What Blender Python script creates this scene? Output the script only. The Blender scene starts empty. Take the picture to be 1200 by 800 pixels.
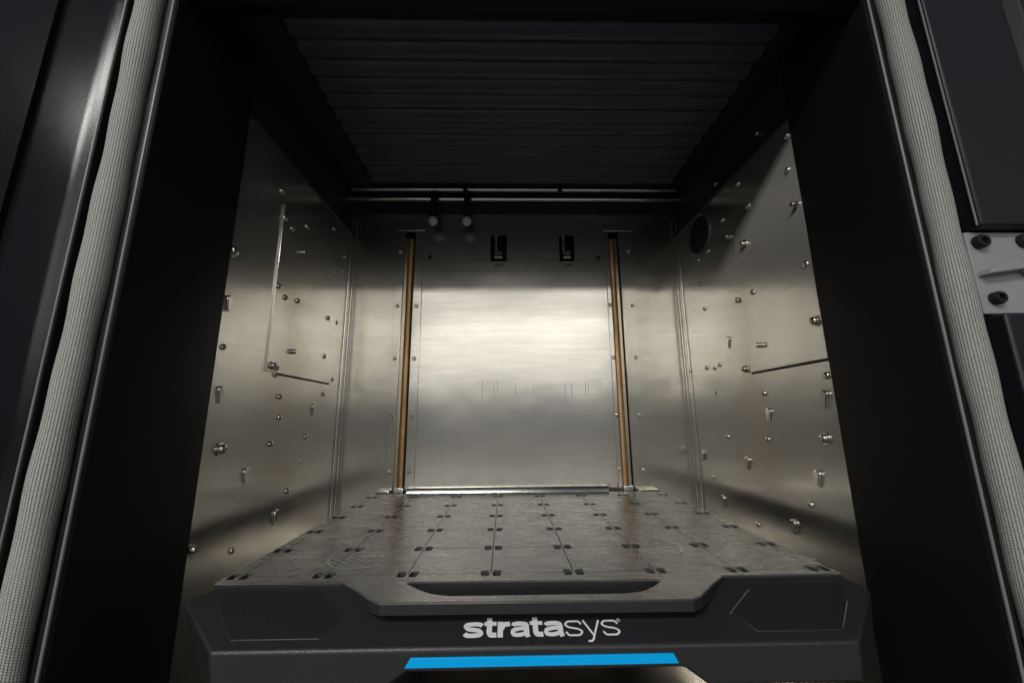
import bpy, bmesh, math, random
from mathutils import Vector, Matrix
R = math.radians
random.seed(7)
scene = bpy.context.scene
C = scene.collection

# ------------------------------------------------------------------ camera
cd = bpy.data.cameras.new('camera')
cam = bpy.data.objects.new('camera', cd)
C.objects.link(cam)
scene.camera = cam
cd.sensor_width = 36.0
cd.lens = 453.16 / 1200 * 36
cd.clip_start = 0.01
cd.clip_end = 200
PITCH, YAW, ROLL = 0.19606, -0.01910, 0.00706
M = (Matrix.Rotation(YAW, 3, 'Z') @ Matrix.Rotation(PITCH, 3, 'X') @ Matrix.Rotation(ROLL, 3, 'Y'))
B0 = Matrix(((1, 0, 0), (0, 0, -1), (0, 1, 0)))          # camera local axes -> x right, y forward, z up
cam.matrix_world = Matrix.Translation((-0.0325, -0.5135, 0.1831)) @ (M @ B0).to_4x4()

# ------------------------------------------------------------------ exposure, world, room lamps
scene.view_settings.view_transform = 'Standard'
scene.view_settings.look = 'None'
scene.view_settings.exposure = 0.0
scene.view_settings.gamma = 1.0
world = bpy.data.worlds.new('World')
scene.world = world
world.use_nodes = True
bg = world.node_tree.nodes['Background']
bg.inputs[0].default_value = (0.72, 0.86, 1.0, 1)
bg.inputs[1].default_value = 0.10
LAMP_Z = 2.0


def ceiling_lamp(x, y, sx, sy, lum, col=(1.0, 0.98, 0.935)):
    l = bpy.data.lights.new('ceiling_lamp', 'AREA')
    l.shape = 'RECTANGLE'
    l.size, l.size_y = sx, sy
    l.energy = lum * math.pi * sx * sy
    l.color = col
    o = bpy.data.objects.new('ceiling_lamp', l)
    o.location = (x, y, LAMP_Z)
    C.objects.link(o)
    return o


for yy, lum in ((-3.9, 3.6), (-5.2, 3.4), (-6.4, 5.0), (-8.2, 4.2), (-10.6, 5.0), (-13.5, 5.4), (-17.0, 5.8), (-21.0, 6.0), (-26.0, 6.0)):
    half = min(0.75 * abs(yy) + 1.2, 12.0)
    k = max(2, int(round(half / 2.0)))
    step = 2 * half / k
    for i in range(k):
        ceiling_lamp(-half + (i + 0.5) * step, yy, step - 0.3, 0.42 if yy > -6 else (0.5 if yy > -8 else 0.7), lum)
# the bright fitting close to the machine hangs a little to its left; another one further off hangs askew
for xx in (-2.0, -0.75):
    ceiling_lamp(xx, -2.25, 1.15, 0.5, 24.0)
ceiling_lamp(1.75, -5.8, 1.5, 0.14, 14.0).rotation_euler = (0, 0, R(24))

scene.cycles.use_denoising = True
scene.cycles.max_bounces = 14
scene.cycles.glossy_bounces = 10
scene.cycles.caustics_reflective = True
scene.cycles.sample_clamp_indirect = 6


# ------------------------------------------------------------------ materials
def new_mat(name):
    m = bpy.data.materials.new(name)
    m.use_nodes = True
    nt = m.node_tree
    return m, nt, nt.nodes['Principled BSDF']


def N(nt, t, **kw):
    n = nt.nodes.new(t)
    for k, v in kw.items():
        setattr(n, k, v)
    return n


def noise(nt, scale, detail=3, stretch=(1, 1, 1), coord='Object', rough=0.5):
    tc = N(nt, 'ShaderNodeTexCoord')
    mp = N(nt, 'ShaderNodeMapping')
    mp.inputs['Scale'].default_value = stretch
    nt.links.new(tc.outputs[coord], mp.inputs[0])
    n = N(nt, 'ShaderNodeTexNoise')
    n.inputs['Scale'].default_value = scale
    n.inputs['Detail'].default_value = detail
    n.inputs['Roughness'].default_value = rough
    nt.links.new(mp.outputs[0], n.inputs['Vector'])
    return n.outputs['Fac']


def remap(nt, src, a, b, lo, hi):
    r = N(nt, 'ShaderNodeMapRange')
    for i, v in ((1, a), (2, b), (3, lo), (4, hi)):
        r.inputs[i].default_value = v
    nt.links.new(src, r.inputs[0])
    return r.outputs[0]


def mix(nt, fac, a, b):
    m = N(nt, 'ShaderNodeMix', data_type='RGBA')
    for i, v in ((6, a), (7, b)):
        if isinstance(v, tuple):
            m.inputs[i].default_value = (*v, 1)
        else:
            nt.links.new(v, m.inputs[i])
    nt.links.new(fac, m.inputs[0])
    return m.outputs[2]


def bump(nt, src, strength, dist, bsdf):
    b = N(nt, 'ShaderNodeBump')
    b.inputs['Strength'].default_value = strength
    b.inputs['Distance'].default_value = dist
    nt.links.new(src, b.inputs['Height'])
    nt.links.new(b.outputs[0], bsdf.inputs['Normal'])
    return b


def steel(name, col, dark, r0, r1, aniso=0.5, wide=0.0, wide_aniso=-0.66):
    m, nt, b = new_mat(name)
    b.inputs['Metallic'].default_value = 1
    grain = noise(nt, 40, 5, (0.25, 0.25, 9))
    big = noise(nt, 3.2, 4, (1, 1, 1.6))
    c = mix(nt, remap(nt, big, 0.35, 0.72, 0, 1), col, dark)
    c = mix(nt, remap(nt, grain, 0.3, 0.75, 0, 0.5), c, tuple(v * 0.72 for v in col))
    nt.links.new(c, b.inputs['Base Color'])
    add = N(nt, 'ShaderNodeMath', operation='ADD')
    nt.links.new(remap(nt, big, 0.3, 0.7, r0, r1), add.inputs[0])
    nt.links.new(remap(nt, grain, 0.3, 0.7, -0.008, 0.012), add.inputs[1])
    nt.links.new(add.outputs[0], b.inputs['Roughness'])
    b.inputs['Anisotropic'].default_value = aniso
    b.inputs['Anisotropic Rotation'].default_value = 0.0
    tg = N(nt, 'ShaderNodeTangent', direction_type='RADIAL', axis='Z')
    nt.links.new(tg.outputs[0], b.inputs['Tangent'])
    wav = noise(nt, 5.0, 2, (1, 1, 1))
    bp_ = bump(nt, wav, 0.09, 0.02, b)
    if wide:
        # worn rolled sheet also scatters a little light widely
        g = N(nt, 'ShaderNodeBsdfAnisotropic')
        g.inputs['Roughness'].default_value = 0.52
        g.inputs['Anisotropy'].default_value = wide_aniso
        nt.links.new(tg.outputs[0], g.inputs['Tangent'])
        nt.links.new(c, g.inputs['Color'])
        mx = N(nt, 'ShaderNodeMixShader')
        mx.inputs[0].default_value = wide
        nt.links.new(b.outputs[0], mx.inputs[1])
        nt.links.new(g.outputs[0], mx.inputs[2])
        nt.links.new(mx.outputs[0], nt.nodes['Material Output'].inputs[0])
    return m


def paint(name, col, rough, grain_scale=900, grain=0.25, spec=0.5, var=0.25, dist=0.0006):
    m, nt, b = new_mat(name)
    g = noise(nt, grain_scale, 2)
    big = noise(nt, 7, 4)
    c = mix(nt, remap(nt, big, 0.3, 0.7, 0, 1), col, tuple(v * (1 - var) for v in col))
    nt.links.new(c, b.inputs['Base Color'])
    nt.links.new(remap(nt, big, 0.3, 0.7, rough * 0.88, rough * 1.1), b.inputs['Roughness'])
    b.inputs['Specular IOR Level'].default_value = spec
    bump(nt, g, grain, dist, b)
    return m


MAT = {}
MAT['steel'] = steel('brushed_steel', (0.735, 0.708, 0.645), (0.665, 0.638, 0.575), 0.18, 0.26, 0.6, 0.14)
MAT['steel_back'] = steel('rolled_steel', (0.77, 0.735, 0.66), (0.715, 0.68, 0.605), 0.16, 0.24, 0.65, 0.16, -0.25)
MAT['bright'] = steel('bright_metal', (0.78, 0.76, 0.72), (0.70, 0.68, 0.64), 0.16, 0.24, 0)
MAT['bolt'] = steel('zinc_bolt', (0.70, 0.66, 0.58), (0.55, 0.50, 0.42), 0.18, 0.3, 0)
MAT['bracket'] = paint('satin_aluminium', (0.36, 0.36, 0.37), 0.38, 600, 0.1)
MAT['edge_grey'] = paint('grey_metal_edge', (0.22, 0.22, 0.23), 0.36, 500, 0.2, 0.6)
MAT['ring'] = paint('dull_metal_ring', (0.075, 0.075, 0.072), 0.4, 500, 0.2, 0.5)
MAT['frame_black'] = paint('black_powder_coat', (0.0050, 0.0050, 0.0056), 0.50, 700, 0.35, 0.28)
MAT['post_black'] = paint('black_textured_coat', (0.006, 0.006, 0.0075), 0.14, 1100, 0.30, 0.42, 0.2, 0.0003)
MAT['door_black'] = paint('dark_satin_coat', (0.011, 0.0125, 0.016), 0.42, 800, 0.2, 0.4)
MAT['ceiling'] = paint('dark_bellows_fabric', (0.066, 0.074, 0.108), 0.42, 900, 0.3)
MAT['upper'] = paint('dark_upper_lining', (0.020, 0.019, 0.018), 0.5, 500, 0.2)
MAT['void'] = paint('black_recess', (0.006, 0.006, 0.006), 0.6)
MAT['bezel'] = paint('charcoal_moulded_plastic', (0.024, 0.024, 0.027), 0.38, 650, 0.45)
MAT['pad'] = paint('charcoal_grip_plastic', (0.017, 0.017, 0.0185), 0.46, 480, 0.6)
MAT['white'] = paint('white_print', (0.80, 0.81, 0.82), 0.5, 900, 0.05, 0.4, 0.06)
MAT['blue'] = paint('blue_gloss_plastic', (0.001, 0.45, 1.0), 0.5, 900, 0.02, 0.15, 0.04)
MAT['knob'] = paint('pale_grey_plastic', (0.80, 0.78, 0.79), 0.4, 500, 0.2)
MAT['residue'] = paint('pale_plastic_residue', (0.46, 0.45, 0.43), 0.45, 700, 0.3)


def make_rust():
    m, nt, b = new_mat('brown_stained_seal')
    g = noise(nt, 22, 4, (1, 1, 0.5))
    f = noise(nt, 160, 3, (1, 1, 0.15))
    c = mix(nt, remap(nt, g, 0.35, 0.65, 0, 1), (0.46, 0.26, 0.105), (0.58, 0.38, 0.20))
    c = mix(nt, remap(nt, f, 0.45, 0.7, 0, 0.45), c, (0.30, 0.15, 0.06))
    nt.links.new(c, b.inputs['Base Color'])
    b.inputs['Roughness'].default_value = 0.42
    b.inputs['Metallic'].default_value = 0.75
    bump(nt, f, 0.3, 0.001, b)
    return m


def make_plate():
    m, nt, b = new_mat('scuffed_grey_plate')
    big = noise(nt, 6, 5, (1, 1.5, 1), rough=0.6)
    sm = noise(nt, 26, 6, (0.6, 1.6, 1), rough=0.65)
    fine = noise(nt, 300, 2)
    tc = N(nt, 'ShaderNodeTexCoord')
    mp = N(nt, 'ShaderNodeMapping')
    mp.inputs['Rotation'].default_value = (0, 0, 0.5)
    mp.inputs['Scale'].default_value = (6, 90, 1)
    nt.links.new(tc.outputs['Object'], mp.inputs[0])
    sc = N(nt, 'ShaderNodeTexNoise')
    sc.inputs['Scale'].default_value = 1.6
    sc.inputs['Detail'].default_value = 5
    nt.links.new(mp.outputs[0], sc.inputs['Vector'])
    c = mix(nt, remap(nt, big, 0.35, 0.7, 0, 1), (0.056, 0.057, 0.057), (0.088, 0.089, 0.089))
    c = mix(nt, remap(nt, sm, 0.54, 0.74, 0, 0.55), c, (0.20, 0.20, 0.195))
    c = mix(nt, remap(nt, sc.outputs['Fac'], 0.60, 0.70, 0, 0.7), c, (0.36, 0.35, 0.33))
    nt.links.new(c, b.inputs['Base Color'])
    nt.links.new(remap(nt, sm, 0.35, 0.7, 0.20, 0.38), b.inputs['Roughness'])
    bump(nt, fine, 0.12, 0.0005, b)
    return m


def make_braid():
    m, nt, b = new_mat('braided_glass_fibre')
    uv = N(nt, 'ShaderNodeTexCoord')
    br = N(nt, 'ShaderNodeTexBrick')
    br.offset = 0.5
    br.inputs['Color1'].default_value = (0.58, 0.57, 0.53, 1)
    br.inputs['Color2'].default_value = (0.47, 0.46, 0.425, 1)
    br.inputs['Mortar'].default_value = (0.11, 0.108, 0.10, 1)
    br.inputs['Scale'].default_value = 1.0
    br.inputs['Mortar Size'].default_value = 0.13
    br.inputs['Mortar Smooth'].default_value = 0.6
    br.inputs['Brick Width'].default_value = 1.0
    br.inputs['Row Height'].default_value = 0.62
    nt.links.new(uv.outputs['UV'], br.inputs['Vector'])
    g = noise(nt, 9, 4)
    c = mix(nt, remap(nt, g, 0.3, 0.7, 0, 0.45), br.outputs['Color'], (0.40, 0.39, 0.36))
    nt.links.new(c, b.inputs['Base Color'])
    b.inputs['Roughness'].default_value = 0.7
    inv = N(nt, 'ShaderNodeMath', operation='SUBTRACT')
    inv.inputs[0].default_value = 1
    nt.links.new(br.outputs['Fac'], inv.inputs[1])
    bump(nt, inv.outputs[0], 0.8, 0.0012, b)
    return m


MAT['seal'] = make_rust()
MAT['tan'] = steel('stained_strip', (0.70, 0.60, 0.46), (0.58, 0.46, 0.32), 0.25, 0.35, 0.3)
MAT['plate'] = make_plate()
MAT['braid'] = make_braid()


# ------------------------------------------------------------------ helpers
def link(name, me, mat, parent=None, loc=None):
    o = bpy.data.objects.new(name, me)
    C.objects.link(o)
    if mat and not me.materials:
        me.materials.append(MAT[mat])
    if parent is not None:
        o.parent = parent
        if parent.type == 'EMPTY':
            o.matrix_parent_inverse = Matrix.Translation(-parent.location)
    if loc:
        o.location = loc
    return o


def thing(name, label, cat, loc):
    o = bpy.data.objects.new(name, None)
    o.empty_display_size = 0.1
    o.location = loc
    C.objects.link(o)
    o['label'] = label
    o['category'] = cat
    return o


def finish(bm, name, smooth=None):
    bmesh.ops.recalc_face_normals(bm, faces=bm.faces)
    me = bpy.data.meshes.new(name)
    bm.to_mesh(me)
    bm.free()
    if smooth:
        flags = [p.use_smooth for p in me.polygons]
        if not any(flags):
            flags = [True] * len(flags)
        for p in me.polygons:
            p.use_smooth = True
        me.set_sharp_from_angle(angle=R(smooth))
        for p, q in zip(me.polygons, flags):
            p.use_smooth = q
    return me


def box_bm(bm, x0, x1, y0, y1, z0, z1):
    vs = [bm.verts.new((x, y, z)) for x in (x0, x1) for y in (y0, y1) for z in (z0, z1)]
    fs = []
    for f in ((0, 1, 3, 2), (4, 6, 7, 5), (0, 4, 5, 1), (2, 3, 7, 6), (0, 2, 6, 4), (1, 5, 7, 3)):
        fs.append(bm.faces.new([vs[i] for i in f]))
    return fs


def bevel_all(bm, w, seg=2, ang=30):
    bmesh.ops.recalc_face_normals(bm, faces=bm.faces)
    es = [e for e in bm.edges if len(e.link_faces) == 2 and e.calc_face_angle(0) > R(ang)]
    for f in bm.faces:
        f.smooth = False
    ret = bmesh.ops.bevel(bm, geom=es, offset=w, segments=seg, affect='EDGES', profile=0.5, clamp_overlap=True)
    for f in bm.faces:
        f.smooth = f.calc_area() / max(e.calc_length() for e in f.edges) < 1.4 * w


def box(name, x0, x1, y0, y1, z0, z1, mat, parent, bev=0.0, seg=2):
    bm = bmesh.new()
    box_bm(bm, x0, x1, y0, y1, z0, z1)
    if bev:
        bevel_all(bm, bev, seg)
    return link(name, finish(bm, name, 40 if bev else None), mat, parent)


def prism(bm, pts, ax, a, b):
    """polygon pts (2D) extruded along axis ax from a to b"""
    def v(p, t):
        q = list(p)
        q.insert(ax, t)
        return bm.verts.new(q)
    lo = [v(p, a) for p in pts]
    hi = [v(p, b) for p in pts]
    bm.faces.new(lo)
    bm.faces.new(hi[::-1])
    n = len(pts)
    for i in range(n):
        bm.faces.new((lo[i], lo[(i + 1) % n], hi[(i + 1) % n], hi[i]))


def pris(name, pts, ax, a, b, mat, parent, bev=0.0, seg=2, smooth=40):
    bm = bmesh.new()
    prism(bm, pts, ax, a, b)
    if bev:
        bevel_all(bm, bev, seg)
    return link(name, finish(bm, name, smooth), mat, parent)


def tube_bm(bm, p0, p1, r, n=16, caps=True):
    p0, p1 = Vector(p0), Vector(p1)
    d = (p1 - p0).normalized()
    u = d.orthogonal().normalized()
    w = d.cross(u)
    rings = []
    for p in (p0, p1):
        rings.append([bm.verts.new(p + r * (math.cos(2 * math.pi * i / n) * u + math.sin(2 * math.pi * i / n) * w)) for i in range(n)])
    for i in range(n):
        bm.faces.new((rings[0][i], rings[0][(i + 1) % n], rings[1][(i + 1) % n], rings[1][i]))
    if caps:
        bm.faces.new(rings[0][::-1])
        bm.faces.new(rings[1])


def rod(name, p0, p1, r, mat, parent, n=16):
    bm = bmesh.new()
    tube_bm(bm, p0, p1, r, n)
    return link(name, finish(bm, name, 40), mat, parent)


def lathe_mesh(name, prof, n=10):
    """profile [(r, h)] revolved about +Z"""
    bm = bmesh.new()
    rings = []
    for r, h in prof:
        if r < 1e-6:
            rings.append([bm.verts.new((0, 0, h))])
        else:
            rings.append([bm.verts.new((r * math.cos(2 * math.pi * i / n), r * math.sin(2 * math.pi * i / n), h)) for i in range(n)])
    for a, b in zip(rings, rings[1:]):
        for i in range(n):
            j = (i + 1) % n
            if len(a) == 1:
                bm.faces.new((a[0], b[j], b[i]))
            elif len(b) == 1:
                bm.faces.new((a[i], a[j], b[0]))
            else:
                bm.faces.new((a[i], a[j], b[j], b[i]))
    return finish(bm, name, 50)


def cells(name, ax, v, cu, cv, skip, mat, parent, thick=0.0):
    """a flat sheet of rectangles (grid cuts cu, cv) with the cells in skip left open; thick folds the rims back along the axis"""
    bm = bmesh.new()
    vd = {}

    def vv(i, j):
        if (i, j) not in vd:
            q = [cu[i], cv[j]]
            q.insert(ax, v)
            vd[i, j] = bm.verts.new(q)
        return vd[i, j]
    for i in range(len(cu) - 1):
        for j in range(len(cv) - 1):
            if (i, j) not in skip:
                bm.faces.new((vv(i, j), vv(i + 1, j), vv(i + 1, j + 1), vv(i, j + 1)))
    if thick:
        ret = bmesh.ops.extrude_face_region(bm, geom=list(bm.faces))
        d = [0, 0, 0]
        d[ax] = thick
        bmesh.ops.translate(bm, vec=d, verts=[g for g in ret['geom'] if isinstance(g, bmesh.types.BMVert)])
    return link(name, finish(bm, name), mat, parent)


# ------------------------------------------------------------------ the floor the machine stands on
MAT['vinyl'] = paint('pale_floor_vinyl', (0.17, 0.165, 0.16), 0.4, 60, 0.05)
bm = bmesh.new()
bmesh.ops.create_grid(bm, x_segments=8, y_segments=8, size=40)
bmesh.ops.translate(bm, vec=(0, 0, -1.1), verts=bm.verts)
fl = link('floor', finish(bm, 'floor'), 'vinyl')
fl['kind'] = 'structure'

# ------------------------------------------------------------------ the machine: chamber shell
XW, YB, YS, YF = 0.468, 0.545, 0.065, -0.090     # wall, back, start of the steel, front plane
ZF, ZT, ZR = -0.20, 0.83, 0.702                  # floor, ceiling, top of the steel lining
cab = thing('printer_cabinet', 'open industrial 3D printer cabinet with black front frame and bare steel heated chamber',
            '3D printer', (0, 0.2, ZF))

wl = box('side_wall', -XW - 0.02, -XW, YS, YB + 0.02, ZF, ZR, 'steel', cab)
wr = box('side_wall', XW, XW + 0.02, YS, YB + 0.02, ZF, ZR, 'steel', cab)
wr.name = 'side_wall.001'
for s in (-1, 1):
    a, b = sorted((s * (XW + 0.006), s * (XW + 0.03)))
    box('upper_lining', a, b, YS + 0.001, YB + 0.02, ZR + 0.001, ZT + 0.03, 'upper', cab)
    a, b = sorted((s * (XW - 0.004), s * (XW + 0.012)))
    box('lining_rail', a, b, YS + 0.002, YB - 0.03, ZR - 0.004, ZR + 0.005, 'door_black', wl if s < 0 else wr, 0.0015)

# floor of the chamber
box('chamber_floor', -XW - 0.02, XW + 0.02, -0.12, YB + 0.02, ZF - 0.02, ZF - 0.001, 'bright', cab)

# back wall with real openings: two guide slots and two latch windows
cu = [-0.49, -0.322, -0.293, -0.0735, -0.0255, 0.1285, 0.1725, 0.274, 0.303, 0.49]
cv = [ZF, -0.02, 0.631, 0.712, 0.722, 0.772]
skip = {(1, 1), (1, 2), (1, 3), (7, 1), (7, 2), (7, 3), (3, 2), (5, 2)}
bw = cells('back_wall', 1, YB, cu, cv, skip, 'steel_back', cab, 0.003)
box('rear_cavity', -0.5, 0.5, YB + 0.05, YB + 0.06, ZF, 0.80, 'void', cab)
# header strip above the back wall
box('header_strip', -0.49, 0.49, YB - 0.012, YB + 0.02, 0.7725, ZT + 0.03, 'upper', cab, 0.002)
for s in (-1, 1):
    rod('corner_strip', (s * 0.4665, 0.516, ZF), (s * 0.4665, 0.516, 0.765), 0.0022, 'bright', cab, 8)
    rod('corner_strip', (s * 0.4665, 0.5425, ZF), (s * 0.4665, 0.5425, 0.765), 0.0022, 'steel_back', cab, 8)

# guide slots: flanges, brown stained seal
screw_small = lathe_mesh('screw', [(0.0056, 0), (0.0056, 0.0014), (0.0046, 0.0034), (0.0024, 0.0042), (0.0021, 0.0026), (0, 0.0026)], 10)
rivet = lathe_mesh('rivet', [(0.0050, 0), (0.0047, 0.0016), (0.0034, 0.0030), (0.0018, 0.0038), (0, 0.0040)], 10)
bolt_big = lathe_mesh('bolt', [(0.0092, 0), (0.0092, 0.0018), (0.0066, 0.0020), (0.0064, 0.0060), (0.0052, 0.0076), (0.0030, 0.0078), (0.0026, 0.0055), (0, 0.0055)], 12)
stud = lathe_mesh('stud', [(0.0056, 0), (0.0056, 0.001), (0.0048, 0.0012), (0.0048, 0.0085), (0.0038, 0.0102), (0, 0.0104)], 10)
# hanging tab: round head with a pointed tongue below it (local Y is down the wall)
bm = bmesh.new()
prof = [(7.0 * math.sin(R(a)), 7.0 * math.cos(R(a))) for a in range(-130, 131, 20)]
outl = [(x / 1000, y / 1000) for x, y in prof] + [(0.0034, -0.0095), (0.0028, -0.0150), (0.0, -0.0205), (-0.0028, -0.0150), (-0.0034, -0.0095)]
prism(bm, outl, 2, 0.0, 0.0046)
bevel_all(bm, 0.0015, 2)
tab = finish(bm, 'hanging_tab', 40)
for m in (screw_small, rivet, bolt_big, stud, tab):
    m.materials.append(MAT['bright' if m is tab else 'bolt'])


def fix(name, me, parent, loc, direction, spin=None):
    o = link(name, me, None, parent, loc)
    q = Vector(direction).to_track_quat('Z', 'Y')
    o.rotation_mode = 'QUATERNION'
    o.rotation_quaternion = q
    sc = random.uniform(0.9, 1.12)
    o.scale = (sc, sc, random.uniform(0.85, 1.2))
    return o


for s, (o0, o1, i0, i1, sl0, sl1) in ((-1, (-0.345, -0.3225, -0.2925, -0.268, -0.3130, -0.2975)), (1, (0.3035, 0.345, 0.262, 0.2735, 0.2755, 0.2905))):
    for a, b in ((o0, o1), (i0, i1)):
        box('guide_flange', a, b, YB - 0.004, YB - 0.0005, -0.03, 0.735, 'steel_back', bw, 0.001)
    # rounded brown seal standing in the slot
    n = 7
    pts = [(sl0 + (sl1 - sl0) * i / n, YB + 0.001 - 0.003 * math.sin(math.pi * i / n)) for i in range(n + 1)]
    pts += [(sl1, YB + 0.012), (sl0, YB + 0.012)]
    pris('slot_seal', pts, 2, -0.03, 0.700, 'seal', bw, 0, smooth=60)
    box('channel_strip', *((-0.3215, -0.3135) if s < 0 else (0.2910, 0.2985)), YB + 0.0005, YB + 0.012, -0.03, 0.702, 'tan', bw)
    box('slot_cap', min(o0, i0) - 0.002, max(o1, i1) + 0.002, YB - 0.006, YB - 0.0042, 0.724, 0.740, 'steel_back', bw, 0.001)
    box('slot_foot', sl0 - 0.004, sl1 + 0.006, YB - 0.022, YB - 0.012, -0.01, 0.012, 'bright', bw, 0.002)
    xs = (-0.3425 + 0.008, -0.281) if s < 0 else (0.2685, 0.331)
    for z in (0.66, 0.497, 0.346, 0.19, 0.05):
        for k, x in enumerate(xs):
            if z == 0.66 and k == (1 if s < 0 else 0):
                continue
            fix('screw', screw_small, bw, (x, YB - 0.004, z + random.uniform(-.002, .002)), (0, -1, 0))

# latch windows: dark pocket, side cheek, bright hook
for x0, x1 in ((-0.0735, -0.0255), (0.1285, 0.1725)):
    bm = bmesh.new()
    for f in ((x0 - .004, x0, YB + .0031, YB + .05, .628, .715), (x1, x1 + .004, YB + .0031, YB + .05, .628, .715), (x0, x1, YB + .0031, YB + .05, .7121, .715), (x0, x1, YB + .0031, YB + .05, .628, .6309)):
        box_bm(bm, *f)
    link('latch_pocket', finish(bm, 'latch_pocket'), 'void', bw)
    cx = (x0 + x1) / 2
    box('latch_arm', cx - 0.012, cx - 0.004, YB + 0.006, YB + 0.035, 0.66, 0.7115, 'bolt', bw, 0.0015)
    bm = bmesh.new()
    prism(bm, [(YB - 0.012, 0.640), (YB + 0.02, 0.632), (YB + 0.03, 0.668), (YB + 0.010, 0.672), (YB - 0.004, 0.660)], 0, cx - 0.013, cx + 0.011)
    bevel_all(bm, 0.002)
    link('latch_hook', finish(bm, 'latch_hook', 40), 'bright', bw)
    bm = bmesh.new()
    prism(bm, [(YB - 0.010, 0.616), (YB - 0.0005, 0.612), (YB - 0.0005, 0.626), (YB - 0.006, 0.624)], 0, cx - 0.011, cx + 0.012)
    link('latch_lip', finish(bm, 'latch_lip', 40), 'bright', bw)
hole = lathe_mesh('hole_ring', [(0.0075, 0), (0.0070, 0.0012), (0.0056, 0.0012), (0.0054, 0.0004), (0, 0.0003)], 14)
hole.materials.append(MAT['void'])
for x, z in ((-0.249, 0.644), (0.242, 0.642)):
    fix('hole_ring', hole, bw, (x, YB - 0.0003, z), (0, -1, 0))

# small upright grey hairlines across the middle of the back sheet
for x, z0, z1 in ((-0.094, 0.235, 0.285), (-0.062, 0.240, 0.272), (-0.052, 0.25, 0.283), (-0.004, 0.245, 0.272), (0.046, 0.24, 0.268), (0.132, 0.238, 0.278), (0.150, 0.236, 0.276), (0.188, 0.24, 0.282), (0.196, 0.25, 0.27)):
    box('hairline', x - 0.0004, x + 0.0004, YB - 0.0005, YB - 0.0001, z0, z1, 'edge_grey', bw)

# bright ledge at the foot of the back wall
pts = [(YB - 0.001, -0.03), (YB - 0.030, -0.03), (YB - 0.026, -0.006), (YB - 0.0218, 0.0100), (YB - 0.0195, 0.0115), (YB - 0.001, 0.0118)]
pris('rear_ledge', pts, 0, -0.281, 0.232, 'bright', cab, 0, smooth=50)
box('ledge_end', -0.36, -0.327, YB - 0.022, YB - 0.0045, -0.02, 0.006, 'bright', cab, 0.002)
box('ledge_end', 0.31, 0.36, YB - 0.022, YB - 0.0045, -0.02, 0.004, 'steel', cab, 0.002)

# ------------------------------------------------------------------ side wall linings and fasteners
# raised access panels
box('access_panel', -XW, -XW + 0.0035, 0.191, 0.456, 0.2705, 0.602, 'steel', wl, 0.0008)
box('access_panel', XW - 0.0035, XW, YS + 0.001, 0.258, 0.2705, 0.694, 'steel', wr, 0.0008)
box('panel_seam', -XW - 0.0005, -XW + 0.0006, 0.226, 0.454, 0.2672, 0.2703, 'void', wl)
box('panel_seam', XW - 0.0006, XW + 0.0005, YS + 0.001, 0.2585, 0.2668, 0.2703, 'void', wr)
left_pts = [(0.074, 0.449, 'b'), (0.194, 0.573, 's'), (0.221, 0.564, 's'), (0.18, 0.622, 's'), (0.274, 0.597, 's'), (0.407, 0.661, 's'),
            (0.264, 0.532, 'u'), (0.482, 0.618, 's'), (0.472, 0.575, 's'), (0.404, 0.53, 's'), (0.199, 0.434, 's'), (0.224, 0.419, 's'),
            (0.268, 0.426, 's'), (0.41, 0.426, 's'), (0.462, 0.428, 's'), (0.078, 0.369, 't'), (0.082, 0.294, 's'), (0.088, 0.228, 't'),
            (0.207, 0.282, 'b'), (0.269, 0.319, 'u'), (0.409, 0.331, 's'), (0.467, 0.282, 's'), (0.425, 0.243, 's'), (0.246, 0.227, 's'),
            (0.383, 0.212, 't'), (0.255, 0.188, 'r'), (0.233, 0.14, 's'), (0.361, 0.147, 's'), (0.105, 0.14, 'b'), (0.352, 0.097, 'r'),
            (0.171, 0.099, 't'), (0.309, 0.044, 's'), (0.275, 0.01, 't'), (0.163, -0.02, 's'), (0.072, 0.009, 'u'), (0.221, 0.279, 's'), (0.226, 0.268, 's')]
right_pts = [(0.145, 0.729, 'u'), (0.073, 0.665, 's'), (0.084, 0.606, 's'), (0.075, 0.535, 'u'), (0.219, 0.668, 's'), (0.197, 0.604, 's'),
             (0.293, 0.625, 's'), (0.276, 0.576, 'u'), (0.366, 0.582, 's'), (0.415, 0.581, 'r'), (0.224, 0.533, 'b'), (0.078, 0.429, 's'),
             (0.311, 0.729, 's'), (0.276, 0.428, 's'), (0.262, 0.424, 's'), (0.218, 0.427, 's'), (0.411, 0.448, 'r'), (0.077, 0.332, 'b'),
             (0.215, 0.319, 'u'), (0.395, 0.297, 'r'), (0.516, 0.305, 'r'), (0.276, 0.28, 'b'), (0.262, 0.276, 's'), (0.228, 0.227, 's'),
             (0.086, 0.216, 't'), (0.221, 0.192, 't'), (0.369, 0.14, 's'), (0.235, 0.141, 's'), (0.099, 0.149, 'b'), (0.077, 0.245, 's'),
             (0.422, 0.518, 'r'), (0.306, 0.096, 't'), (0.124, 0.092, 't'), (0.149, 0.042, 's'), (0.299, -0.026, 's'), (0.195, 0.002, 't'),
             (0.487, 0.095, 't'), (0.449, 0.042, 'r'), (0.416, 0.001, 't'), (0.372, 0.302, 's'), (0.43, 0.302, 's'), (0.40, 0.24, 'r'), (0.325, 0.352, 't')]
KIND = {'t': ('hanging_tab', tab), 'b': ('bolt', bolt_big), 's': ('screw', screw_small), 'r': ('rivet', rivet), 'u': ('stud', stud)}
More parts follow.
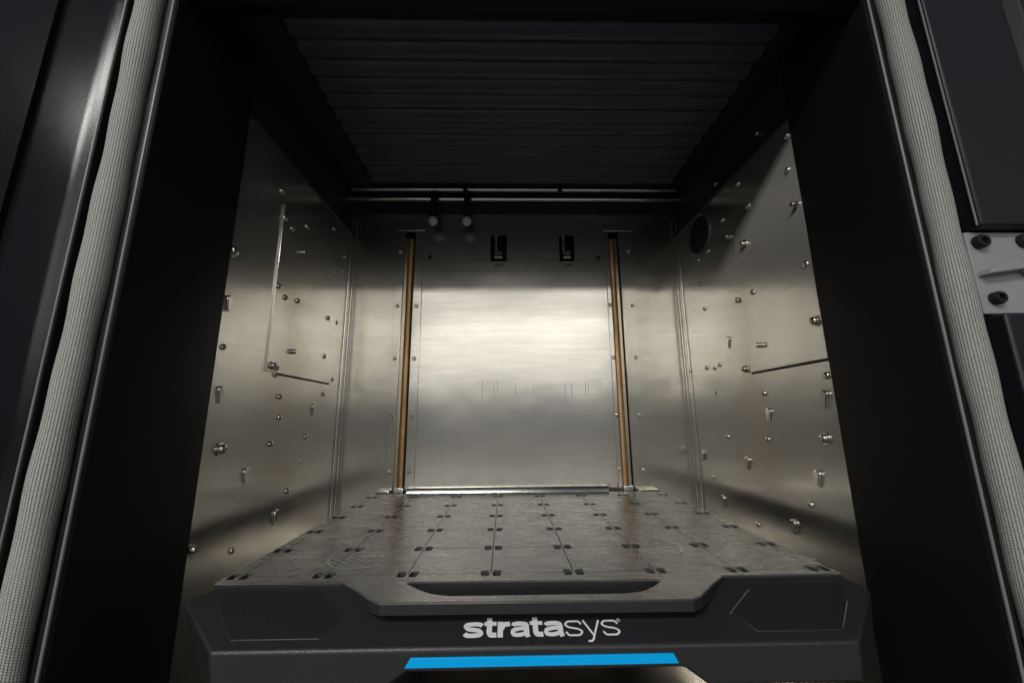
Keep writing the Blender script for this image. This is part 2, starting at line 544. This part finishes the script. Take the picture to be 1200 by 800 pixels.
for s, pts, wall in ((-1, left_pts, wl), (1, right_pts, wr)):
    for y, z, k in pts:
        nm, me = KIND[k]
        on_panel = (0.191 < y < 0.456 and 0.27 < z < 0.602) if s < 0 else (y < 0.258 and 0.27 < z < 0.694)
        x = XW - (0.0035 if on_panel else 0)
        if z > ZR:
            x = XW + 0.006
        fix(nm, me, wall, (s * x, y, z), (-s, random.uniform(-.05, .05), random.uniform(-.05, .05)))

# round vent on the right wall, near the rear ceiling
bm = bmesh.new()
cyv, czv, rv = 0.396, 0.640, 0.054
nn = 32
prof = [(0.047, 0.0), (0.047, 0.004), (0.050, 0.006), (0.054, 0.005), (0.056, 0.0)]
rings = [[bm.verts.new((XW - h, cyv + r * math.cos(2 * math.pi * i / nn), czv + r * math.sin(2 * math.pi * i / nn))) for i in range(nn)] for r, h in prof]
for a, b in zip(rings, rings[1:]):
    for i in range(nn):
        bm.faces.new((a[i], a[(i + 1) % nn], b[(i + 1) % nn], b[i]))
link('vent_ring', finish(bm, 'vent_ring', 40), 'ring', wr)
bm = bmesh.new()
ring = [bm.verts.new((XW - 0.0006, cyv + 0.047 * math.cos(2 * math.pi * i / nn), czv + 0.047 * math.sin(2 * math.pi * i / nn))) for i in range(nn)]
bm.faces.new(ring)
link('vent_recess', finish(bm, 'vent_recess'), 'upper', wr)
for k in range(-3, 4):
    dy = k * 0.0125
    h = math.sqrt(0.047 ** 2 - dy ** 2)
    rod('vent_bar', (XW - 0.003, cyv + dy, czv - h), (XW - 0.003, cyv + dy, czv + h), 0.0017, 'door_black', wr, 8)

# ------------------------------------------------------------------ ceiling: pleated bellows, rails, sensor tips
ce = box('ceiling', -0.52, 0.52, -0.10, YB + 0.02, ZT + 0.012, ZT + 0.03, 'upper', cab)
pitch = 0.0385
ns = 12
sl = bmesh.new()
pp = [(0.0, 0.0115)] + [(pitch * 0.985 * i / 10, 0.006 - 0.008 * math.sin(math.pi * i / 10)) for i in range(11)] + [(pitch * 0.985, 0.0115)]
prism(sl, [(a, b) for a, b in pp], 0, -0.405, 0.445)
slat_me = finish(sl, 'slat', 60)
slat_me.materials.append(MAT['ceiling'])
for k in range(ns):
    link('slat', slat_me, None, ce, (0, 0.016 + k * pitch, ZT + random.uniform(-0.0012, 0.0012)))
box('ceiling_shade_strip', -0.52, -0.398, 0.0, 0.50, ZT - 0.008, ZT + 0.0115, 'void', ce)  # black strips added so the bellows' side edges sink into painted shade
box('ceiling_shade_strip', 0.438, 0.52, 0.0, 0.50, ZT - 0.008, ZT + 0.0115, 'void', ce)
rod('ceiling_rail', (-0.462, 0.478, 0.818), (0.458, 0.478, 0.818), 0.0055, 'bright', ce)
rod('ceiling_rail', (-0.482, 0.522, 0.815), (0.475, 0.522, 0.815), 0.0085, 'bright', ce, 20)
for x in (-0.142, 0.125):
    box('rail_clip', x - 0.006, x + 0.006, 0.468, 0.488, 0.808, 0.829, 'void', ce, 0.001)
for x in (-0.234, -0.139):
    bm = bmesh.new()
    tube_bm(bm, (x, 0.497, 0.745), (x, 0.497, 0.842), 0.0095, 14)
    tube_bm(bm, (x, 0.497, 0.742), (x, 0.497, 0.760), 0.0125, 14)
    link('tip_stem', finish(bm, 'tip_stem', 40), 'void', ce)
    me = lathe_mesh('sensor_tip', [(0.0, -0.013), (0.006, -0.0118), (0.0105, -0.008), (0.0128, -0.002), (0.0128, 0.004), (0.0105, 0.009), (0.008, 0.011)], 16)
    o = link('sensor_tip', me, 'knob', ce, (x, 0.4965, 0.731))

# ------------------------------------------------------------------ black opening frame, trims, gaskets
for s in (-1, 1):
    # jamb: deep black reveal with a rounded front edge, then the groove for the gasket
    pts = [(s * (XW - 0.004), YS), (s * (XW - 0.004), YF + 0.006), (s * (XW - 0.0025), YF + 0.0015), (s * (XW + 0.002), YF),
           (s * (XW + 0.009), YF), (s * (XW + 0.011), YF + 0.02), (s * 0.521, YF + 0.02), (s * 0.56, YF + 0.02), (s * 0.56, YS), ]
    pris('frame_jamb', pts, 2, ZF - 0.3, 0.95, 'frame_black', cab, 0, smooth=50)
    # rolled metal lip that holds the gasket
    rod('gasket_lip', (s * (XW - 0.0005), YF - 0.0025, ZF - 0.3), (s * (XW - 0.0005), YF - 0.0025, 0.95), 0.0015, 'edge_grey', cab, 10)
    # braided gasket: a soft tube with slightly wandering girth
    bm = bmesh.new()
    uvl = bm.loops.layers.uv.new('UVMap')
    nz, na = 150, 28
    rows = []
    for j in range(nz + 1):
        z = -0.32 + 1.27 * j / nz
        r = 0.0146 + 0.0006 * math.sin(z * 23 + s) + 0.0005 * math.sin(z * 61)
        ox = 0.0012 * math.sin(z * 9 + 2 * s)
        rows.append([bm.verts.new((s * 0.4945 + ox + r * math.cos(2 * math.pi * i / na), YF - 0.004 + r * 0.92 * math.sin(2 * math.pi * i / na), z)) for i in range(na)])
    for j in range(nz):
        for i in range(na):
            f = bm.faces.new((rows[j][i], rows[j][(i + 1) % na], rows[j + 1][(i + 1) % na], rows[j + 1][i]))
            U = (i, i + 1, i + 1, i)
            V = (j, j, j + 1, j + 1)
            for lp, u, v in zip(f.loops, U, V):
                lp[uvl].uv = (v * 1.27 / nz / 0.0024, u / na * 34 * 0.62)
    link('door_gasket', finish(bm, 'door_gasket', 180), 'braid', cab)
# lintel over the opening and sill under it
box('frame_lintel', -XW + 0.004, XW - 0.004, YF, -0.066, 0.751, 0.95, 'frame_black', cab, 0.003)
box('frame_lintel', -XW - 0.005, XW + 0.005, -0.066, 0.012, ZT, 0.95, 'frame_black', cab)
box('frame_sill', -XW + 0.004, XW - 0.004, YF, YS, ZF - 0.3, ZF + 0.002, 'frame_black', cab, 0.003)

# left: rounded textured door post
Rr = 0.034
pts = [(-0.5235, -0.03), (-0.5235, -0.052)]
cxp, cyp = -0.5235 - Rr, -0.052
for i in range(1, 19):
    a = R(90) * i / 18
    pts.append((cxp + Rr * math.cos(a), cyp - Rr * math.sin(a)))
pts += [(-0.617, cyp - Rr), (-0.6175, cyp - Rr - 0.006), (-0.622, cyp - Rr - 0.006), (-0.6225, cyp - Rr), (-1.3, cyp - Rr), (-1.3, -0.03)]
pris('door_post', pts, 2, ZF - 0.3, 1.3, 'post_black', cab, 0, smooth=35)
box('post_lip', -0.5215, -0.5180, -0.100, -0.068, ZF - 0.3, 1.3, 'door_black', cab, 0.0012)
rod('post_edge', (-0.5198, -0.1005, ZF - 0.3), (-0.5198, -0.1005, 1.3), 0.0011, 'edge_grey', cab, 8)  # pale rod draws the highlight along the lip's edge
rod('panel_edge', (0.5265, -0.1015, 0.403), (0.5265, -0.1015, 1.25), 0.0011, 'edge_grey', cab, 8)  # pale rod draws the highlight along the panel's worn edge

# right: hinge side with a flat panel above and below the hinge bracket
box('hinge_backing', 0.5225, 1.3, -0.082, -0.03, ZF - 0.3, 1.3, 'frame_black', cab)


def hinge_panel(z0, z1):
    bm = bmesh.new()
    box_bm(bm, 0.529, 0.640, -0.104, -0.0825, z0, z1)
    bevel_all(bm, 0.0032, 3)
    return link('hinge_panel', finish(bm, 'hinge_panel', 40), 'door_black', cab)


hinge_panel(0.402, 1.25)
hinge_panel(ZF - 0.3, 0.296)
pts = [(0.640, -0.0825), (0.640, -0.098), (0.648, -0.112), (0.654, -0.114), (1.2, -0.114), (1.2, -0.0825)]
pris('door_edge', pts, 2, ZF - 0.3, 1.25, 'door_black', cab, 0.0015, 2)
hb = box('hinge_bracket', 0.5235, 0.6385, -0.090, -0.0826, 0.298, 0.400, 'bracket', cab, 0.0015)
bm = bmesh.new()
prism(bm, [(0.526, 0.343), (0.530, 0.3495), (0.6395, 0.3795), (0.6395, 0.3585)], 1, -0.103, -0.0905)
bevel_all(bm, 0.0015)
link('hinge_strap', finish(bm, 'hinge_strap', 40), 'bracket', hb)
pts = [(0.575, 0.352), (0.592, 0.354), (0.6395, 0.354), (0.6395, 0.309), (0.600, 0.312), (0.588, 0.338)]
pris('hinge_web', pts, 1, -0.097, -0.0905, 'bracket', hb, 0.002)
cap = lathe_mesh('bolt', [(0.0078, 0), (0.0078, 0.0055), (0.0068, 0.007), (0.0042, 0.007), (0.0037, 0.0035), (0, 0.0035)], 14)
cap.materials.append(MAT['void'])
for x, z in ((0.5365, 0.386), (0.5395, 0.316), (0.592, 0.388)):
    fix('bolt', cap, hb, (x, -0.090, z), (0, -1, 0))

# ------------------------------------------------------------------ the build platform and its front bezel
plat = thing('build_platform', 'charcoal build platform carrier with white lettering and blue strip on its sloping front',
             'build platform', (0, 0.2, -0.064))


def slope(y):
    return 0.004 + 0.4 * y


T = [(-0.358, -0.016), (-0.384, -0.038), (-0.313, -0.092), (0.313, -0.092), (0.381, -0.037), (0.368, -0.016)]
Bt = [(-0.350, -0.016), (-0.364, -0.036), (-0.308, -0.091), (0.312, -0.091), (0.376, -0.035), (0.362, -0.016)]
bm = bmesh.new()
tv = [bm.verts.new((x, y, slope(y))) for x, y in T]
bv = [bm.verts.new((x, y, -0.068)) for x, y in Bt]
cut = [(0.162, -0.068), (0.139, -0.0525), (-0.127, -0.0525), (-0.152, -0.068)]
cvx = [bm.verts.new((x, -0.0915, z)) for x, z in cut]
dvx = [bm.verts.new((x, -0.016, z)) for x, z in cut]
bm.faces.new(tv)
bm.faces.new((tv[0], tv[1], bv[1], bv[0]))
bm.faces.new((tv[1], tv[2], bv[2], bv[1]))
bm.faces.new((tv[2], bv[2], cvx[3], cvx[2], cvx[1], cvx[0], bv[3], tv[3]))
bm.faces.new((tv[3], bv[3], bv[4], tv[4]))
bm.faces.new((tv[4], bv[4], bv[5], tv[5]))
bm.faces.new((tv[5], bv[5], dvx[0], dvx[1], dvx[2], dvx[3], bv[0], tv[0]))
bm.faces.new((bv[0], dvx[3], cvx[3], bv[2], bv[1]))
bm.faces.new((dvx[3], dvx[2], cvx[2], cvx[3]))
bm.faces.new((dvx[2], dvx[1], cvx[1], cvx[2]))
bm.faces.new((dvx[1], dvx[0], cvx[0], cvx[1]))
bm.faces.new((dvx[0], bv[5], bv[4], bv[3], cvx[0]))
bevel_all(bm, 0.0028, 3, 14)
bez = link('front_bezel', finish(bm, 'front_bezel', 30), 'bezel', plat)


def on_slope(name, pts, h, mat, parent, bev):
    bm = bmesh.new()
    lo = [bm.verts.new((x, y, slope(y) - 0.002)) for x, y in pts]
    hi = [bm.verts.new((x, y, slope(y) + h)) for x, y in pts]
    bm.faces.new(lo)
    bm.faces.new(hi[::-1])
    k = len(pts)
    for i in range(k):
        bm.faces.new((lo[i], lo[(i + 1) % k], hi[(i + 1) % k], hi[i]))
    bevel_all(bm, bev, 2)
    return link(name, finish(bm, name, 40), mat, parent)


pad = [(-0.352, -0.026), (-0.245, -0.026), (-0.203, -0.059), (-0.216, -0.081), (-0.302, -0.081), (-0.340, -0.046)]
on_slope('grip_pad', pad, 0.0008, 'pad', bez, 0.0006)
on_slope('grip_pad', [(-x + 0.004, y) for x, y in pad], 0.0008, 'pad', bez, 0.0006)
pts = [(-0.123, -0.0395), (0.129, -0.0395), (0.1335, -0.0478), (-0.1285, -0.0478)]
pris('status_strip', pts, 1, -0.0935, -0.0900, 'blue', bez, 0.0005)


# thin grey lines on the right shoulder
for p, q in (((0.243, -0.034), (0.204, -0.062)), ((0.341, -0.050), (0.309, -0.079))):
    d = Vector((q[0] - p[0], q[1] - p[1])).normalized()
    nx, ny = -d.y * 0.0003, d.x * 0.0003
    on_slope('hairline', [(p[0] + nx, p[1] + ny), (q[0] + nx * 0.4, q[1] + ny * 0.4), (q[0] - nx * 0.4, q[1] - ny * 0.4), (p[0] - nx, p[1] - ny)], 0.0013, 'edge_grey', bez, 0.00003)


# white lettering printed on the slope: each letter drawn as broad strokes
def smooth_path(pts, k=6):
    P = [Vector(p) for p in pts]
    P = [2 * P[0] - P[1]] + P + [2 * P[-1] - P[-2]]
    out = []
    for i in range(1, len(P) - 2):
        for q in range(k):
            t = q / k
            a, b, c, d = P[i - 1:i + 3]
            out.append(0.5 * ((2 * b) + (c - a) * t + (2 * a - 5 * b + 4 * c - d) * t * t + (3 * b - a - 3 * c + d) * t ** 3))
    out.append(P[-2])
    return out


def letter(ch, w, t):
    h = t / 2
    if ch == 's':
        return [(smooth_path([(w - h * 0.7, 0.74), (w * 0.80, 1 - h * 1.15), (w * 0.5, 1 - h), (w * 0.22, 1 - h * 1.25), (h, 0.74), (w * 0.24, 0.57), (w * 0.5, 0.505), (w * 0.76, 0.44),
                              (w - h, 0.27), (w * 0.78, h * 1.25), (w * 0.5, h), (w * 0.2, h * 1.15), (h * 0.7, 0.27)]), t)]
    if ch == 'a':
        return [(smooth_path([(h * 1.1, 0.72), (w * 0.2, 1 - h * 1.3), (w * 0.48, 1 - h), (w * 0.78, 1 - h * 1.3), (w - h * 1.3, 0.70)]) + [Vector((w - h * 1.3, 0.2)), Vector((w - h * 0.9, 0.0))], t),
                (smooth_path([(w - h * 1.6, 0.56), (w * 0.5, 0.54), (w * 0.18, 0.45), (h, 0.28), (w * 0.2, h * 1.15), (w * 0.48, h), (w * 0.74, h * 1.7), (w - h * 1.6, 0.34)]), t * 0.9)]
    if ch == 't':
        return [([Vector((w * 0.42, 1.27)), Vector((w * 0.42, 0.34))] + smooth_path([(w * 0.43, 0.30), (w * 0.52, h * 1.15), (w * 0.74, h), (w, h)]), t),
                ([Vector((0, 1 - h * 0.8)), Vector((w, 1 - h * 0.8))], t * 0.8)]
    if ch == 'r':
        return [([Vector((h, 0)), Vector((h, 1))], t), (smooth_path([(h * 1.3, 0.52), (w * 0.5, 0.80), (w * 0.74, 1 - h * 1.1), (w, 1 - h)]), t)]
    if ch == 'y':
        return [([Vector((h, 1)), Vector((w * 0.52, 0.02))], t), ([Vector((w - h, 1))] + smooth_path([(w * 0.52, 0.0), (w * 0.44, -0.20), (w * 0.33, -0.31), (w * 0.14, -0.31)]), t)]


XH, TX = 0.0172, -0.0752
layer = 0
bm = bmesh.new()
for ch, w, t, gap in (('s', 1.18, 0.27, 0.04), ('t', 0.72, 0.31, 0.07), ('r', 0.72, 0.31, 0.03), ('a', 1.14, 0.28, 0.02), ('t', 0.74, 0.31, 0.05), ('a', 1.18, 0.28, 0.07),
                      ('s', 1.04, 0.115, 0.04), ('y', 1.06, 0.115, 0.04), ('s', 1.04, 0.115, 0.0)):
    for path, tt in letter(ch, w, t):
        prev = None
        layer += 1
        for i, p in enumerate(path):
            a, b = path[max(i - 1, 0)], path[min(i + 1, len(path) - 1)]
            d = (b - a).normalized()
            n = Vector((-d.y, d.x)) * tt / 2
            cur = []
            for q in (p + n, p - n):
                yy = -0.0822 + q.y * XH * 0.93
                cur.append(bm.verts.new((TX + q.x * XH, yy, slope(yy) + 0.0003 + layer * 0.00001)))
            if prev:
                bm.faces.new((prev[0], cur[0], cur[1], prev[1]))
            prev = cur
    TX += (w + gap) * XH
me = finish(bm, 'lettering')
link('lettering', me, 'white', bez)
bm = bmesh.new()
c0 = (TX + 0.0012, -0.0668)
for a, b in ((0.0012, 0.0018),):
    o_ = [bm.verts.new((c0[0] + b * math.cos(t * math.pi / 6), c0[1] + b * math.sin(t * math.pi / 6), 0)) for t in range(12)]
    i_ = [bm.verts.new((c0[0] + a * math.cos(t * math.pi / 6), c0[1] + a * math.sin(t * math.pi / 6), 0)) for t in range(12)]
    for t in range(12):
        bm.faces.new((o_[t], o_[(t + 1) % 12], i_[(t + 1) % 12], i_[t]))
for v in bm.verts:
    v.co.z = slope(v.co.y) + 0.0006
link('registered_mark', finish(bm, 'registered_mark'), 'white', bez)

# carrier frame under the plate
box('carrier_frame', -0.350, 0.350, -0.012, 0.500, -0.048, -0.0125, 'upper', plat, 0.003)
for x in (-0.25, 0.25):
    box('carrier_arm', x - 0.03, x + 0.03, 0.02, 0.53, -0.09, -0.0485, 'upper', plat, 0.003)

# ------------------------------------------------------------------ the removable build plate
bp = thing('build_plate', 'grey scuffed build plate with grid lines and front handle slot lying on the platform',
           'build plate', (0, 0.2, -0.0115))
SX, SY, GAP = 0.1, 0.09366, 0.0012
box('plate_core', -0.363, 0.364, -0.018, 0.514, -0.0112, -0.0054, 'void', bp, 0.001)
xc = [-0.366, -0.35, -0.25, -0.15, -0.05, 0.05, 0.15, 0.25, 0.35, 0.367]
yc = [0.0] + [SY * i for i in range(1, 6)] + [0.516]


def tile_mesh(w, d, nl, nr, nb, nt_):
    """one plate field, w x d, with half-slots notched into the corners that carry vacuum slots"""
    a0, a1, h = 0.0014, 0.0115, 0.0085
    pts = []

    def edge(y0, dirn, left, right):
        e = []
        yy = y0 + dirn * min(h, d * 0.3)
        if left:
            e += [(a0, y0), (a0 + 0.0015, yy), (a1, yy), (a1 + 0.0005, y0)]
        if right:
            e += [(w - a1 - 0.0005, y0), (w - a1, yy), (w - a0 - 0.0015, yy), (w - a0, y0)]
        return e
    narrow = w < 0.03
    pts.append((0, 0))
    if nb:
        pts += edge(0, 1, nl, nr)
    pts += [(w, 0), (w, d)]
    if nt_:
        pts += edge(d, -1, nl, nr)[::-1]
    pts.append((0, d))
    bm = bmesh.new()
    prism(bm, pts, 2, -0.0052, 0.0)
    return finish(bm, 'tile')


cache = {}
for i in range(9):
    for j in range(6):
        w = xc[i + 1] - xc[i] - GAP
        d = yc[j + 1] - yc[j] - GAP
        key = (round(w, 4), round(d, 4), i > 0, i < 8, j)
        flags = (i > 0, i < 8, j > 0, j < 5 or True)
        k2 = (round(w, 4), round(d, 4), flags, j == 5)
        if k2 not in cache:
            me = tile_mesh(w, d, i > 0, i < 8, True, j < 5)
            me.materials.append(MAT['plate'])
            cache[k2] = me
        link('tile', cache[k2], None, bp, (xc[i] + GAP / 2, yc[j] + GAP / 2, random.uniform(-0.00012, 0.00012)))

# front lip with the tongue and its handle slot
bm = bmesh.new()
G2 = GAP / 2
outer = [(-0.366, -G2), (-0.366, -0.019), (-0.222, -0.021), (-0.200, -0.040), (-0.172, -0.0675), (-0.160, -0.0745), (0.160, -0.0765), (0.172, -0.0695), (0.200, -0.040), (0.224, -0.018), (0.367, -0.0165), (0.367, -G2)]
# notches of row A along the rear edge of the lip
rear = []
for x in reversed(xc[1:-1]):
    rear += [(x + 0.0120, -G2), (x + 0.0115, -0.0085), (x + 0.0029, -0.0085), (x + 0.0014, -G2), (x - 0.0014, -G2), (x - 0.0029, -0.0085), (x - 0.0115, -0.0085), (x - 0.0120, -G2)]
slot = [(-0.146, -0.0255), (-0.143, -0.0235), (0.139, -0.0255), (0.144, -0.0275), (0.143, -0.031), (0.130, -0.0440), (0.117, -0.0535), (0.097, -0.0590), (-0.092, -0.0590), (-0.112, -0.0530), (-0.128, -0.0415)]


def loop(pts, z):
    return [bm.verts.new((x, y, z)) for x, y in pts]


ob = outer + rear
LIPZ = -0.0112
for z in (0.0, LIPZ):
    o = loop(ob, z)
    q = loop(slot, z)
    eo = [bm.edges.new((o[i], o[(i + 1) % len(o)])) for i in range(len(o))]
    eq = [bm.edges.new((q[i], q[(i + 1) % len(q)])) for i in range(len(q))]
    bmesh.ops.triangle_fill(bm, use_beauty=True, use_dissolve=False, edges=eo + eq)
    if z == 0.0:
        o0, q0 = o, q
for a, b in ((o0, o), (q0, q)):
    for i in range(len(a)):
        k = (i + 1) % len(a)
        bm.faces.new((a[i], a[k], b[k], b[i]))
bmesh.ops.recalc_face_normals(bm, faces=bm.faces)
es = [e for e in bm.edges if len(e.link_faces) == 2 and abs(e.verts[0].co.z) < 1e-6 and abs(e.verts[1].co.z) < 1e-6
      and e.calc_face_angle(0) > R(60) and (e.verts[0].co.y < -0.012 and e.verts[1].co.y < -0.012)]
bmesh.ops.bevel(bm, geom=es, offset=0.0016, segments=3, affect='EDGES', profile=0.5)
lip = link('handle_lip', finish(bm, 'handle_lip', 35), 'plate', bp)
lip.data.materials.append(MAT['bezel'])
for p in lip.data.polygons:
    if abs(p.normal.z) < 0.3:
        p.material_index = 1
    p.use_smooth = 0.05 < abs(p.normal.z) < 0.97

# half-round trace of purged plastic left on the plate, with its hatch lines
def strip(pts, w, z=0.0003, name='residue_trace'):
    bm = bmesh.new()
    prev = None
    for i, p in enumerate(pts):
        a = Vector(pts[max(i - 1, 0)])
        b = Vector(pts[min(i + 1, len(pts) - 1)])
        t = (b - a).normalized()
        n = Vector((-t.y, t.x)) * w / 2
        cur = (bm.verts.new((p[0] + n.x, p[1] + n.y, z)), bm.verts.new((p[0] - n.x, p[1] - n.y, z)))
        if prev:
            bm.faces.new((prev[0], cur[0], cur[1], prev[1]))
        prev = cur
    link(name, finish(bm, name), 'residue', bp)


cx, cy, rr = -0.226, 0.062, 0.043
strip([(cx + rr * math.cos(R(a)), cy + rr * math.sin(R(a))) for a in range(165, 325, 8)], 0.0022)
for k in range(7):
    off = -0.036 + k * 0.0085
    h = math.sqrt(max(rr ** 2 - off ** 2, 0)) * 0.86
    d0 = Vector((0.80, -0.60))
    nrm = Vector((-0.60, -0.80))
    c2 = Vector((cx, cy)) + nrm * (-off)
    p0, p1 = c2 - d0 * h, c2 + d0 * h * (0.9 - 0.05 * k)
    strip([tuple(p0), tuple((p0 + p1) / 2), tuple(p1)], 0.0011)
strip([(0.187 + 0.033 * math.cos(R(a)), 0.088 + 0.033 * math.sin(R(a))) for a in range(-80, 100, 10)], 0.0034)
strip([(0.372, 0.030), (0.352, 0.046), (0.325, 0.074), (0.305, 0.098)], 0.0030)
strip([(0.372, 0.029), (0.340, 0.0275), (0.300, 0.028)], 0.0026)
strip([(-0.30, -0.006), (-0.285, 0.012), (-0.268, 0.034)], 0.0022)
strip([(0.23, 0.11), (0.262, 0.142), (0.25, 0.19)], 0.0016)
